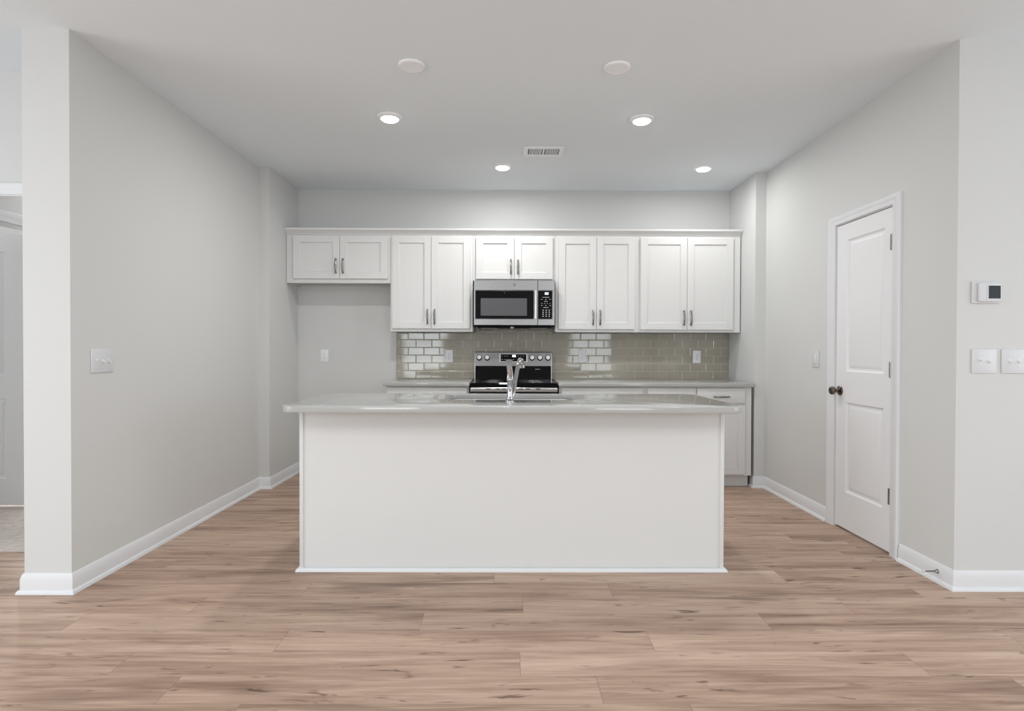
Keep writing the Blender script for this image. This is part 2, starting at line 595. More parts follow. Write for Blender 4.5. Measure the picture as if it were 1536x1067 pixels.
CASP = [(0.0, 0.0), (0.0, 0.009), (0.006, 0.012), (0.030, 0.012), (0.036, 0.016), (0.050, 0.018), (0.060, 0.018), (0.064, 0.014), (0.064, 0.0)]
def casing(bm, path, place, scale=1.0):
    """door casing swept round an opening in (u, z); place maps (u, z, out) to the world"""
    t = bmesh.new()
    sweep(t, [(a*scale, h) for a, h in CASP], path)
    for v in t.verts:
        v.co = Vector(place(v.co.x, v.co.y, v.co.z))
    bmesh.ops.recalc_face_normals(t, faces=t.faces[:])
    merge(bm, t)
    return bm

# pantry door: casing + jamb as the thing's frame, leaf, hinges, knob
pd = struct('door_1', BM(), 'trim', label='white two-panel pantry door in its casing on the right wall')
bm = casing(BM(), [(DY1-.006, 0), (DY1-.006, DZ-.006), (DY0+.006, DZ-.006), (DY0+.006, 0)], lambda u, v, h: (XR-h, u, v if v < DZ-.006 else DZ-.006 + (v-DZ+.006)*0.78), 1.17)
obj('door_casing', bm, 'trim', pd)
bm = BM()
box(bm, XR+.001, XR+.119, DY0+.001, DY0+.012, 0, DZ-.001)
box(bm, XR+.001, XR+.119, DY1-.012, DY1-.001, 0, DZ-.001)
box(bm, XR+.001, XR+.119, DY0+.012, DY1-.012, DZ-.012, DZ-.001)
box(bm, XR+.046, XR+.060, DY0+.012, DY0+.024, 0, DZ-.012)
box(bm, XR+.046, XR+.060, DY1-.024, DY1-.012, 0, DZ-.012)
box(bm, XR+.046, XR+.060, DY0+.024, DY1-.024, DZ-.024, DZ-.012)
obj('door_jamb', bm, 'trim', pd)
leaf = panel_door('door_leaf', DY0+.015, DY1-.015, 0.014, DZ-.017, 0.035, lambda u, d, z: (XR+.003+d, u, z),
           [(3.455, 3.842, 1.062, 1.935), (3.455, 3.842, 0.258, 0.856)], pd)
for hz in (0.346, 1.089, 1.835):
    bm = BM()
    tube(bm, [(XR-.007, DY0+.012, hz-.044), (XR-.007, DY0+.012, hz+.044)], 0.0085, 14)
    tube(bm, [(XR-.007, DY0+.012, hz-.048), (XR-.007, DY0+.012, hz+.048)], 0.0055, 10)
    box(bm, XR-.007, XR+.003, DY0+.008, DY0+.026, hz-.044, hz+.044)
    h = obj('hinge', bm, 'nickel', pd)
    h['label'] = 'dark metal hinge'
bm = BM()
kb = (XR+.003, 3.908, 0.93)
lathe(bm, [(0.0, 0), (0.033, 0), (0.033, 0.004), (0.029, 0.009), (0.016, 0.012), (0.011, 0.016), (0.011, 0.034), (0.018, 0.038), (0.026, 0.046),
           (0.0285, 0.055), (0.026, 0.064), (0.018, 0.070), (0.0, 0.072)], kb, '-X', 36)
k = obj('door_knob', bm, 'bronze', pd)
k['label'] = 'dark polished round knob'

# far left doorway: casing, and the open bedroom door behind it
yf = 3.28
bm = casing(BM(), [(-2.436, 0.0), (-2.436, 2.061), (-3.294, 2.061), (-3.294, 0)], lambda u, v, h: (u, yf-h, v), 1.0)
box(bm, -3.30, -2.43, yf, yf+.08, 2.055, 2.066)
box(bm, -3.30, -3.288, yf, yf+.08, 0, 2.055)
struct('trim_1', bm, 'trim', label='white casing of the far left doorway')
bm = casing(BM(), [(4.36, 0.012), (4.36, 2.040), (3.53, 2.040), (3.53, 0.012)], lambda u, v, h: (-3.36+h, u, v), 1.15)
box(bm, -3.479, -3.361, 3.531, 4.359, 2.036, 2.049)
struct('trim_2', bm, 'trim', label='white casing on the passage wall above the open door')
d2 = struct('door_2', BM(), 'door', label='white panelled door standing open in the far left passage')
panel_door('door_leaf', -4.36, -3.59, 0.03, 2.045, 0.035, lambda u, d, z: (u, 4.33+d, z),
           [(-4.24, -3.735, 0.99, 1.915), (-4.24, -3.735, 0.228, 0.825)], d2)
for hz in (0.3, 1.05, 1.8):
    obj('hinge', box(BM(), -3.59, -3.481, 4.335, 4.362, hz-.045, hz+.045), 'nickel', d2)

# ---------------------------------------------------------------- cabinets
def pull(bm, p, length, vertical=True, out=0.03):
    """slender bow pull with two feet; p = centre on the door face (front is -y)"""
    x, y, z = p
    pts, rad = [], []
    n = 16
    h = length/2
    for i in range(n+1):
        s = -1 + 2*i/n
        bow = out*(1 - 0.35*s*s) if abs(s) < 0.99 else out*0.6
        wob = 0.0052 + 0.0032*math.cos(s*PI*0.5)**2 + 0.0018*max(0, -s)**2
        pts.append((x, y-bow, z+s*h) if vertical else (x+s*h, y-bow, z))
        rad.append(wob)
    sd = Vector((1, 0, 0)) if vertical else Vector((0, 0, 1))
    tube(bm, pts, rad, 10, 0.7, sd)
    for s in (-0.86, 0.86):
        q = (x, y, z+s*h) if vertical else (x+s*h, y, z)
        q2 = (q[0], y-out*0.78, q[2])
        tube(bm, [q, q2], [0.0078, 0.0058], 10, 1.0, sd)
    return bm

def shaker(bm, x0, x1, z0, z1, yf, th=0.02, rail=0.062):
    """shaker door or drawer front; yf = front face"""
    yb = yf+th
    box(bm, x0, x0+rail, yf, yb, z0, z1, 0.0018)
    box(bm, x1-rail, x1, yf, yb, z0, z1, 0.0018)
    box(bm, x0+rail-.001, x1-rail+.001, yf, yb, z0, z0+rail, 0.0018)
    box(bm, x0+rail-.001, x1-rail+.001, yf, yb, z1-rail, z1, 0.0018)
    box(bm, x0+rail-.002, x1-rail+.002, yf+.0095, yb-.003, z0+rail-.002, z1-rail+.002)
    # small bead around the sunken panel
    a, c, d, e = x0+rail-.001, x1-rail+.001, z0+rail-.001, z1-rail+.001
    s = 0.006
    for (p, q, r_, t_) in ((a, c, d, d+s), (a, c, e-s, e), (a, a+s, d, e), (c-s, c, d, e)):
        box(bm, p, q, yf+.0055, yb-.004, r_, t_, 0.002)
    return bm

YU = 5.335       # front faces of the upper doors
def upper(label, x0, x1, z0, doors, dz0, dz1, hz, recess=0.018):
    t = thing('wall_cabinet', label, 'cabinet', ((x0+x1)/2, YB, z0), 'white wall cabinets')
    bm = BM()
    x0i, x1i = x0+.0006, x1-.0006
    fy = YU+.021
    z1 = 2.252
    box(bm, x0i, x0i+.016, fy+.018, YB-.001, z0, z1)
    box(bm, x1i-.016, x1i, fy+.018, YB-.001, z0, z1)
    box(bm, x0i+.016, x1i-.016, fy+.018, YB-.001, z0+recess, z0+recess+.014)
    box(bm, x0i+.016, x1i-.016, fy+.018, YB-.001, z1-.016, z1)
    box(bm, x0i+.016, x1i-.016, YB-.012, YB-.001, z0+recess, z1)
    # face frame: full-height stiles, rails between them
    l, r = doors[0][0]+.012, doors[-1][1]-.012
    box(bm, x0i, l, fy, fy+.018, z0, z1, 0.001)
    box(bm, r, x1i, fy, fy+.018, z0, z1, 0.001)
    box(bm, l, r, fy, fy+.018, z0, dz0+.012, 0.001)
    box(bm, l, r, fy, fy+.018, dz1-.012, z1, 0.001)
    obj('cabinet_body', bm, 'cab', t)
    mid = (doors[0][1]+doors[1][0])/2
    for i, (a, c) in enumerate(doors):
        d = obj('cabinet_door', shaker(BM(), a, c, dz0, dz1, YU), 'cab', t)
        hx = c-.031 if i == 0 else a+.031
        h = obj('door_handle', pull(BM(), (hx, YU, hz), 0.138), 'nickel', d)
        h['label'] = 'slender nickel bow pull'
    return t
upper('short wide white wall cabinet over the empty fridge space, first from the left', XLS+.002, -1.091, 1.808,
      [(-1.980, -1.5535), (-1.5505, -1.116)], 1.846, 2.240, 1.962)
upper('tall white wall cabinet over the left counter, between fridge space and microwave', -1.091, -0.332, 1.363,
      [(-1.072, -0.7155), (-0.7125, -0.357)], 1.391, 2.238, 1.500)
upper('small white wall cabinet directly above the microwave', -0.332, 0.428, 1.832,
      [(-0.303, 0.0485), (0.0515, 0.403)], 1.847, 2.236, 1.959)
upper('tall white wall cabinet just right of the microwave', 0.428, 1.203, 1.363,
      [(0.456, 0.8055), (0.8085, 1.160)], 1.389, 2.234, 1.497)
upper('widest tall white wall cabinet, at the right end against the side wall', 1.203, 2.138, 1.363,
      [(1.213, 1.6405), (1.6435, 2.068)], 1.387, 2.232, 1.495)

# crown along the top of the cabinets
prof = [(0.0, 2.2535), (-0.004, 2.2535), (-0.006, 2.262), (-0.014, 2.268), (-0.022, 2.278), (-0.034, 2.286), (-0.040, 2.290), (-0.042, 2.300), (-0.042, 2.306), (0.0, 2.306)]
o = obj('crown_moulding', extrude_x(BM(), [(YU+.020+a, z) for a, z in prof] , XLS+.002, 2.144), 'cab', None, (0, YU, 2.2535))
tag(o, 'long white crown moulding running along the tops of the wall cabinets', 'moulding')
bm = BM()

YC = 5.02        # front faces of the base doors
def base_cab(label, x0, x1, drawers, doors, hooks=True):
    t = thing('base_cabinet', label, 'cabinet', ((x0+x1)/2, YB, 0), 'white base cabinets')
    bm = BM()
    fy = YC+.021
    box(bm, x0, x0+.016, fy+.018, YB-.001, 0.105, 0.881)
    box(bm, x1-.016, x1, fy+.018, YB-.001, 0.105, 0.881)
    box(bm, x0+.016, x1-.016, fy+.018, YB-.001, 0.105, 0.121)
    box(bm, x0+.016, x1-.016, YB-.012, YB-.001, 0.121, 0.881)
    box(bm, x0+.016, x1-.016, fy+.018, YB-.012, 0.865, 0.881)
    l, r = doors[0][0]+.012, doors[-1][1]-.012
    box(bm, x0, l, fy, fy+.018, 0.105, 0.881, 0.001)
    box(bm, r, x1, fy, fy+.018, 0.105, 0.881, 0.001)
    for (za, zc) in ((0.858, 0.881), (0.715, 0.742), (0.105, 0.127)):
        box(bm, l, r, fy, fy+.018, za, zc, 0.001)
    obj('cabinet_body', bm, 'cab', t)
    obj('toe_kick', box(BM(), x0+.002, x1-.002, 5.105, 5.125, 0.0, 0.104), 'cab', t)
    for (a, c) in drawers:
        bm = BM()
        box(bm, a, c, YC+.004, YC+.02, 0.735, 0.869, 0.0015)
        box(bm, a+.006, c-.006, YC, YC+.018, 0.741, 0.863, 0.003, 2)
        d = obj('drawer', bm, 'cab', t)
        h = obj('drawer_handle', pull(BM(), ((a+c)/2, YC, 0.795), 0.138, False), 'nickel', d)
        h['label'] = 'slender nickel bow pull'
    for i, (a, c) in enumerate(doors):
        d = obj('cabinet_door', shaker(BM(), a, c, 0.119, 0.722, YC), 'cab', t)
        hx = c-.031 if i == 0 else a+.031
        h = obj('door_handle', pull(BM(), (hx, YC, 0.62), 0.138), 'nickel', d)
        h['label'] = 'slender nickel bow pull'
    return t
base_cab('white base cabinet left of the range, beside the empty fridge space', -1.070, -0.345,
         [(-1.056, -0.358)], [(-1.056, -0.7085), (-0.7055, -0.358)])
base_cab('white base cabinet just right of the range', 0.440, 1.186,
         [(0.457, 1.169)], [(0.457, 0.8115), (0.8145, 1.169)])
base_cab('white base cabinet at the right end, with a dark drawer pull showing past the island', 1.186, 2.118,
         [(1.203, 1.6305), (1.6345, 2.060)], [(1.203, 1.6305), (1.6335, 2.058)])

bm = BM()
prism(bm, [(-1.084, 4.992), (-0.339, 4.992), (-0.339, YB-.001), (-1.084, YB-.001)], 0.882, 0.914, 0.003)
o = obj('countertop', bm, 'quartz', None, (-0.71, YB, 0.882))
tag(o, 'short grey quartz countertop left of the range', 'countertop', 'grey back countertops')
bm = BM()
prism(bm, [(0.432, 4.992), (2.132, 4.992), (2.132, YB-.001), (0.432, YB-.001)], 0.882, 0.914, 0.003)
o = obj('countertop', bm, 'quartz', None, (1.28, YB, 0.882))
tag(o, 'long grey quartz countertop right of the range', 'countertop', 'grey back countertops')

# ---------------------------------------------------------------- tiled backsplash
def backsplash():
    x0, x1, z0, z1 = -1.094, 2.143, 0.9145, 1.3615
    t = thing('backsplash', 'shiny taupe subway tile backsplash between counter and wall cabinets', 'backsplash', (0.52, YB, z0))
    obj('grout_bed', box(BM(), x0, x1, YB-.0112, YB-.0005, z0, z1), 'grout', t)
    obj('grout_bed', box(BM(), -.331, .427, YB-.0112, YB-.0005, z1, 1.435), 'grout', t)
    bm = BM()
    tw, th, g = 0.1524, 0.0755, 0.0034
    rows = 7
    rng = random.Random(3)
    z = z0+.001
    for r in range(rows):
        za, zb = z + r*th + g/2, min(z + (r+1)*th - g/2, z1 if r < 6 else 1.435)
        xl, xr = (x0+.002, x1-.001) if r < 6 else (-.330, .426)
        if zb - za < 0.01:
            break
        x = x1 - tw*(0.97 if r % 2 == 0 else 0.47) - tw*30
        while x < x1:
            a, c = max(x+g/2, xl), min(x+tw-g/2, xr)
            if c - a > 0.012:
                yb = YB-.0111
                yf = YB-.0130
                tx, tz = rng.gauss(0, 0.0035), rng.gauss(0, 0.006)
                e = 0.0045
                mx, mz = (a+c)/2, (za+zb)/2
                def fr(px, pz):
                    return (px, yf + (px-mx)*tx + (pz-mz)*tz, pz)
                lo = [(a, yb, za), (c, yb, za), (c, yb, zb), (a, yb, zb)]
                md = [(a, yf+.0013, za), (c, yf+.0013, za), (c, yf+.0013, zb), (a, yf+.0013, zb)]
                m2 = [fr(a+e*.4, za+e*.4), fr(c-e*.4, za+e*.4), fr(c-e*.4, zb-e*.4), fr(a+e*.4, zb-e*.4)]
                m2 = [(p[0], p[1]+.0004, p[2]) for p in m2]
                hi = [fr(a+e, za+e), fr(c-e, za+e), fr(c-e, zb-e), fr(a+e, zb-e)]
                rs = [[bm.verts.new(p) for p in ring] for ring in (lo, md, m2, hi)]
                for p, q in zip(rs[:-1], rs[1:]):
                    for i in range(4):
                        j = (i+1) % 4
                        bm.faces.new((p[i], p[j], q[j], q[i]))
                bm.faces.new(rs[-1])
            x += tw
    bmesh.ops.recalc_face_normals(bm, faces=bm.faces[:])
    o = obj('tiles', bm, 'tile', t)
    o.data.set_sharp_from_angle(angle=R(8))
    # metal edge strip at the open left end
    obj('edge_trim', box(BM(), x0-.004, x0-.0003, YB-.014, YB-.0005, z0, z1), 'plate', t)
backsplash()

# ---------------------------------------------------------------- microwave
def microwave():
    x0, x1, z0, z1 = -0.318, 0.417, 1.386, 1.826
    yf = 5.262
    zb = 1.420
    t = thing('microwave', 'stainless over-the-range microwave under the small cabinet', 'microwave', (0.05, YB, z0))
    bm = BM()
    box(bm, x0+.004, x1-.004, yf+.030, YB-.014, zb, z1-.001, 0.003)
    obj('housing', bm, 'black', t)
    bm = BM()   # dished underside with lamp and filters
    extrude_x(bm, [(yf+.012, zb), (yf+.05, z0+.020), (yf+.10, z0+.012), (YB-.02, z0+.020), (YB-.02, zb)], x0+.03, x1-.03)
    box(bm, x0+.002, x1-.002, yf+.008, yf+.035, zb-.012, zb, 0.003)
    u = obj('underside', bm, 'black_matte', t)
    obj('filter', box(BM(), x0+.06, x0+.22, yf+.12, yf+.30, z0+.010, z0+.0135), 'steel', u)
    obj('filter', box(BM(), x1-.22, x1-.06, yf+.12, yf+.30, z0+.010, z0+.0135), 'steel', u)
    obj('task_lamp', lathe(BM(), [(0, 0), (0.018, 0), (0.016, 0.006), (0, 0.009)], (0.03, yf+.045, z0+.023), '-Y', 20), 'rubber', u)
    ds = 0.262
    # door: steel top and bottom rails around black glass
    bm = BM()
    box(bm, x0, ds-.001, yf, yf+.03, 1.736, z1, 0.003)
    box(bm, x0, ds-.001, yf, yf+.03, zb, 1.477, 0.003)
    box(bm, x0, x0+.017, yf, yf+.03, 1.470, 1.740, 0.003)
    box(bm, x0+.016, ds-.001, yf+.004, yf+.03, 1.470, 1.740)
    d = obj('microwave_door', bm, 'steel', t)
    bm = BM()
    box(bm, x0+.016, ds-.037, yf-.003, yf+.004, 1.479, 1.734, 0.003)
    g = obj('door_glass', bm, 'black_glass', d)
    obj('window_mesh', box(BM(), x0+.063, ds-.098, yf-.0042, yf-.0025, 1.506, 1.664, 0.0005), 'mesh_win', d)
    bm = BM()
    box(bm, ds-.034, ds-.005, yf-.002, yf+.004, 1.475, 1.738, 0.001)
    tube(bm, [(ds-.019, yf-.026, 1.482), (ds-.019, yf-.026, 1.732)], 0.0125, 16, 0.8)
    for zz in (1.502, 1.712):
        box(bm, ds-.027, ds-.011, yf-.022, yf, zz-.009, zz+.009, 0.002)
    obj('door_handle', bm, 'steel_bright', d)
    # round emblem on the top rail
    bm = BM()
    lathe(bm, [(0, 0), (0.0128, 0), (0.0128, 0.001), (0, 0.001)], (0.052, yf-.0003, 1.786), '-Y', 28)
    em = obj('emblem', bm, 'badge', d)
    bm = BM()
    tube(bm, [(0.052+.0105*math.cos(a*PI/12), yf-.0018, 1.786+.0105*math.sin(a*PI/12)) for a in range(25)], 0.0008, 6)
    # two joined script letters inside the ring
    tube(bm, smooth_path([(.0515, yf-.0018, 1.7905), (.0478, yf-.0018, 1.790), (.0462, yf-.0018, 1.786), (.0480, yf-.0018, 1.782), (.0515, yf-.0018, 1.7835), (.0505, yf-.0018, 1.7865), (.0490, yf-.0018, 1.7860)], 5), 0.0008, 6)
    tube(bm, smooth_path([(.0580, yf-.0018, 1.7905), (.0545, yf-.0018, 1.790), (.0548, yf-.0018, 1.7868), (.0570, yf-.0018, 1.7862), (.0540, yf-.0018, 1.7848), (.0548, yf-.0018, 1.7818), (.0588, yf-.0018, 1.7830)], 5), 0.0008, 6)
    obj('emblem_script', bm, 'steel_bright', d)
    obj('emblem_dot', lathe(BM(), [(0, 0), (0.004, 0), (0.004, 0.001), (0, 0.001)], (-0.04, yf-.003, 1.714), '-Y', 16), 'badge', d)
    # control side
    bm = BM()
    box(bm, ds+.001, x1, yf, yf+.03, 1.736, z1, 0.003)
    box(bm, ds+.001, x1, yf, yf+.03, zb, 1.477, 0.003)
    box(bm, x1-.021, x1, yf, yf+.03, 1.470, 1.740, 0.003)
    box(bm, ds+.001, x1-.02, yf+.004, yf+.03, 1.470, 1.740)
    p = obj('control_frame', bm, 'steel', t)
    bm = BM()
    box(bm, ds+.003, x1-.024, yf-.003, yf+.004, 1.479, 1.734, 0.002)
    p = obj('control_panel', bm, 'black_glass', t)
    obj('clock_display', box(BM(), ds+.064, ds+.096, yf-.0042, yf-.0025, 1.699, 1.717), 'display', p)
    for r in range(4):
        for c in range(3):
            xx, zz = ds+.043+c*.028, 1.558-r*.0185
            obj('key', box(BM(), xx, xx+.011, yf-.0038, yf-.0027, zz-.005, zz+.004), 'mark', p)
    for r, (n, wd) in enumerate(((1, .062), (3, .012), (1, .030), (4, .009), (3, .012), (1, .045))):
        zz = 1.674-r*.0185
        for c in range(n):
            span = .074
            xx = ds+.074 + (c-(n-1)/2)*(span/max(1, n-1) if n > 1 else 0)
            obj('key', box(BM(), xx-wd/2, xx+wd/2, yf-.0038, yf-.0027, zz-.0022, zz+.0022), 'mark', p)
microwave()

# ---------------------------------------------------------------- range
def kitchen_range():
    x0, x1 = -0.331, 0.424
    yf = 4.985
    t = thing('range', 'stainless electric range with black glass cooktop between the counters', 'stove', (0.046, YB, 0))
    bm = BM()
    box(bm, x0+.004, x1-.004, yf+.045, YB-.03, 0.07, 0.885, 0.002)
    obj('oven_body', bm, 'black', t)
    for sx in (x0+.05, x1-.05):
        for sy in (yf+.12, YB-.1):
            obj('foot', lathe(BM(), [(0, 0), (.018, 0), (.018, .02), (.008, .025), (.008, .07)], (sx, sy, 0), 'Z', 16), 'black', t)
    # cooktop glass with steel rim
    bm = BM()
    box(bm, x0, x1, yf+.012, YB-.10, 0.876, 0.905, 0.003)
    obj('cooktop_frame', bm, 'black_glass', t)
    bm = BM()
    box(bm, x0+.006, x1-.006, yf+.020, YB-.105, 0.9035, 0.9115, 0.002)
    gl = obj('cooktop_glass', bm, 'black_glass', t)
    for (bx, by, br) in ((-.14, 5.17, .10), (.24, 5.17, .10), (-.14, 5.42, .08), (.24, 5.42, .08)):
        for rr in (br, br*.62):
            obj('burner_ring', tube(BM(), [(bx+rr*math.cos(a*PI/20), by+rr*math.sin(a*PI/20), .9115) for a in range(41)], 0.0012, 6), 'badge', gl)
    # front trim with vent slots
    bm = BM()
    extrude_x(bm, [(yf+.045, .828), (yf+.018, .828), (yf+.004, .838), (yf+.002, .860), (yf+.008, .870), (yf+.018, .8755), (yf+.045, .8755)], x0+.003, x1-.003)
    fr = obj('front_trim', bm, 'steel_bright', t)
    for cx in (-.175, -.092, -.04, .105, .165, .255):
        obj('vent_slot', box(BM(), cx-.02, cx+.02, yf+.0005, yf+.02, .857, .8645), 'black', fr)
    # oven door, drawer, handle
    bm = BM()
    box(bm, x0+.004, x1-.004, yf, yf+.045, .245, .822, 0.004)
    d = obj('oven_door', bm, 'steel', t)
    obj('oven_window', box(BM(), x0+.09, x1-.09, yf-.002, yf+.002, .36, .70, 0.001), 'black_glass', d)
    bm = BM()
    tube(bm, [(x0+.05, yf-.045, .775), (x1-.05, yf-.045, .775)], .0125, 16)
    for sx in (x0+.08, x1-.08):
        tube(bm, [(sx, yf, .775), (sx, yf-.045, .775)], .009, 12)
    obj('oven_handle', bm, 'steel_bright', d)
    obj('storage_drawer', box(BM(), x0+.004, x1-.004, yf, yf+.045, .07, .238, 0.004), 'steel', t)
    # backguard: black riser, tilted steel control panel
    bm = BM()
    yg = YB-.085
    extrude_x(bm, [(yg-.005, .905), (yg+.012, 1.045), (YB-.016, 1.045), (YB-.016, .905)], x0+.012, x1-.012)
    obj('riser', bm, 'black_glass', t)
    bm = BM()
    extrude_x(bm, [(yg+.004, 1.042), (yg+.030, 1.172), (yg+.036, 1.178), (YB-.016, 1.178), (YB-.016, 1.042)], x0+.008, x1-.004)
    cp = obj('control_panel', bm, 'steel_dark', t)
    for xx in (x0+.006, x1-.0135):
        bm = BM()
        extrude_x(bm, [(yg-.008, .905), (yg+.000, 1.042), (yg+.026, 1.170), (YB-.016, 1.170), (YB-.016, .905)], xx-.003, xx+.0045)
        obj('end_cap', bm, 'steel', t)
    # panel-local placement on the tilted face
    base = Vector((0, yg+.004, 1.042))
    up = Vector((0, .026, .130)).normalized()
    nrm = Vector((0, -.130, .026)).normalized()
    def on(x, s, h=0.0):
        v = base + up*s + nrm*h
        return Vector((x, v.y, v.z))
    def slab(bm, xa, xb, sa, sb, h0, h1):
        vs = [bm.verts.new(on(x, s, h)) for h in (h0, h1) for (x, s) in ((xa, sa), (xb, sa), (xb, sb), (xa, sb))]
        for f in ((3, 2, 1, 0), (4, 5, 6, 7), (0, 1, 5, 4), (1, 2, 6, 5), (2, 3, 7, 6), (3, 0, 4, 7)):
            bm.faces.new([vs[i] for i in f])
    bm = BM()
    slab(bm, -.088, .180, .040, .118, -.002, .0025)
    obj('display_frame', bm, 'steel_bright', cp)
    bm = BM()
    slab(bm, -.078, .170, .044, .114, .001, .0035)
    g = obj('display_glass', bm, 'black_glass', cp)
    bm = BM()
    slab(bm, .035, .068, .086, .106, .0032, .0042)
    obj('clock_display', bm, 'display', cp)
    for s in (.062, .096):
        for xx in (-.062, -.036, -.012, .090, .116, .142) + ((.016, .046) if s < .08 else ()):
            bm = BM()
            slab(bm, xx-.006, xx+.006, s-.0025, s+.0025, .0032, .0038)
            obj('key', bm, 'mark', cp)
    # knobs
    m = Matrix.Rotation(PI/2 - math.atan2(.026, .130), 4, 'X')
    for i, kx in enumerate((-.284, -.207, .226, .301, .378)):
        c = on(kx, .078, 0)
        kb = BM()
        tt = bmesh.new()
        bmesh.ops.create_cone(tt, cap_ends=True, segments=28, radius1=.027, radius2=.026, depth=.008)
        merge(kb, tt, Matrix.Translation(c + nrm*.004) @ m)
        k = obj('knob', kb, 'black', cp)
        kb = BM()
        tt = bmesh.new()
        bmesh.ops.create_cone(tt, cap_ends=True, segments=28, radius1=.0215, radius2=.019, depth=.022)
        merge(kb, tt, Matrix.Translation(c + nrm*.019) @ m)
        tt = bmesh.new()
        bmesh.ops.create_cube(tt, size=1)
        bmesh.ops.scale(tt, vec=(.010, .038, .012), verts=tt.verts[:])
        bmesh.ops.bevel(tt, geom=tt.edges[:], offset=.002, segments=2, affect='EDGES')
        merge(kb, tt, Matrix.Translation(c + nrm*.034) @ m @ Matrix.Rotation(R(-40), 4, 'Z'))
        kc = obj('knob_cap', kb, 'steel_bright', k)
        kc['label'] = 'bright steel knob cap'
    bm2 = BM()
    box(bm2, .255, .302, yg+.006, yg+.0066, 1.008, 1.013)
    obj('brand_print', bm2, 'mark', t)
kitchen_range()

# ---------------------------------------------------------------- island
def island():
    x0, x1, yf, yb, zt = -1.128, 1.170, 3.136, 3.765, 0.880
    t = thing('kitchen_island', 'plain white kitchen island in front of the range', 'island', (0.02, (yf+yb)/2, 0))
    bm = BM()
    box(bm, x0+.006, x1-.006, yf+.006, yb, 0.0, zt)
    obj('island_body', bm, 'cab', t)
    obj('front_panel', box(BM(), x0+.022, x1-.022, yf, yf+.0055, 0.0, zt-.001), 'cab', t)
    for s in (0, 1):
        bm = BM()
        a = x0 if s == 0 else x1-.022
        box(bm, a, a+.022, yf-.007, yf+.0055, 0.0, zt-.001, 0.003, 2)
        e = x0 if s == 0 else x1-.0055
        box(bm, e, e+.0055, yf+.0055, yf+.030, 0.0, zt-.001, 0.001)
        obj('corner_trim', bm, 'cab', t)
    SH = [(0.0, 0.0), (0.017, 0.0), (0.0165, 0.007), (0.012, 0.014), (0.005, 0.0185), (0.0, 0.019)]
    obj('shoe_moulding', sweep(BM(), SH, [(x0, yb), (x0, yf-.007), (x1, yf-.007), (x1, yb)]), 'trim', t)
    for (a, c) in ((x0+.02, -.42), (-.40, .44), (.46, x1-.02)):
        obj('cabinet_door', box(BM(), a, c, yb, yb+.02, 0.11, zt-.02, .002), 'cab', t)

    # countertop with rounded corners and a sink cut-out
    def rrect(xa, xb, ya, yb_, r, n=8):
        pts = []
        for (cx, cy, a0) in ((xb-r, yb_-r, 0), (xa+r, yb_-r, 90), (xa+r, ya+r, 180), (xb-r, ya+r, 270)):
            for k in range(n+1):
                a = R(a0 + 90*k/n)
                pts.append((cx+r*math.cos(a), cy+r*math.sin(a)))
        return pts
    sx0, sx1, sy0, sy1 = -.365, .395, 3.335, 3.745
    tb = bmesh.new()
    loops = []
    for pts in (rrect(-1.163, 1.207, 2.920, 3.805, .085), rrect(sx0, sx1, sy0, sy1, .05)):
        vs = [tb.verts.new((p[0], p[1], zt+.0005)) for p in pts]
        loops += [tb.edges.new((vs[i], vs[(i+1) % len(vs)])) for i in range(len(vs))]
    bmesh.ops.triangle_fill(tb, use_beauty=True, use_dissolve=False, edges=loops)
    r = bmesh.ops.extrude_face_region(tb, geom=tb.faces[:])
    for v in r['geom']:
        if isinstance(v, bmesh.types.BMVert):
            v.co.z = 0.912
    bmesh.ops.recalc_face_normals(tb, faces=tb.faces[:])
    es = [e for e in tb.edges if len(e.link_faces) == 2 and e.calc_face_angle() > R(60)]
    bmesh.ops.bevel(tb, geom=es, offset=.0035, segments=2, profile=.5, affect='EDGES')
    bm = BM()
    merge(bm, tb)
    o = obj('countertop', bm, 'quartz', None, (0.02, 3.36, zt))
    tag(o, 'grey quartz countertop with rounded corners on top of the island', 'countertop')

    # undermount sink
    s = thing('sink', 'stainless undermount sink set into the island countertop', 'sink', (0.015, 3.52, zt))
    t2 = bmesh.new()
    zb = .68
    rings = []
    for (ins, z) in ((-.018, zt-.0005), (-.004, zt-.0005), (-.003, zt-.004), (.004, zb+.04), (.012, zb+.012), (.035, zb), (.12, zb-.004)):
        rings.append([t2.verts.new((p[0], p[1], z)) for p in rrect(sx0+ins, sx1-ins, sy0+ins, sy1-ins, .05)])
    for a, c in zip(rings[:-1], rings[1:]):
        for i in range(len(a)):
            j = (i+1) % len(a)
            t2.faces.new((a[i], a[j], c[j], c[i]))
    t2.faces.new(rings[-1])
    bmesh.ops.recalc_face_normals(t2, faces=t2.faces[:])
    bm = BM()
    merge(bm, t2)
    obj('basin', bm, 'sinkm', s)
    obj('drain', lathe(BM(), [(0, 0), (.045, 0), (.042, .003), (.03, .002), (.028, .004), (0, .004)], (.015, 3.55, zb-.004), 'Z', 28), 'chrome', s)
island()
# hollow out the island under the sink so that the basin hangs free
for o in list(C.objects):
    if o.name == 'island_body':
        me = o.data
        b2 = bmesh.new()
        org = WL['kitchen_island']
        x0, x1, yf, yb, zt = -1.128, 1.170, 3.136, 3.765, 0.880
        for (a, c, d, e, f, g) in ((x0+.006, -.40, yf+.006, yb, 0, zt), (.43, x1-.006, yf+.006, yb, 0, zt),
                                   (-.40, .43, yf+.006, 3.312, 0, zt), (-.40, .43, 3.312, yb, 0, .60)):
            box(b2, a, c, d, e, f, g)
        bmesh.ops.translate(b2, verts=b2.verts[:], vec=-Vector(org))
        b2.to_mesh(me)
        b2.free()

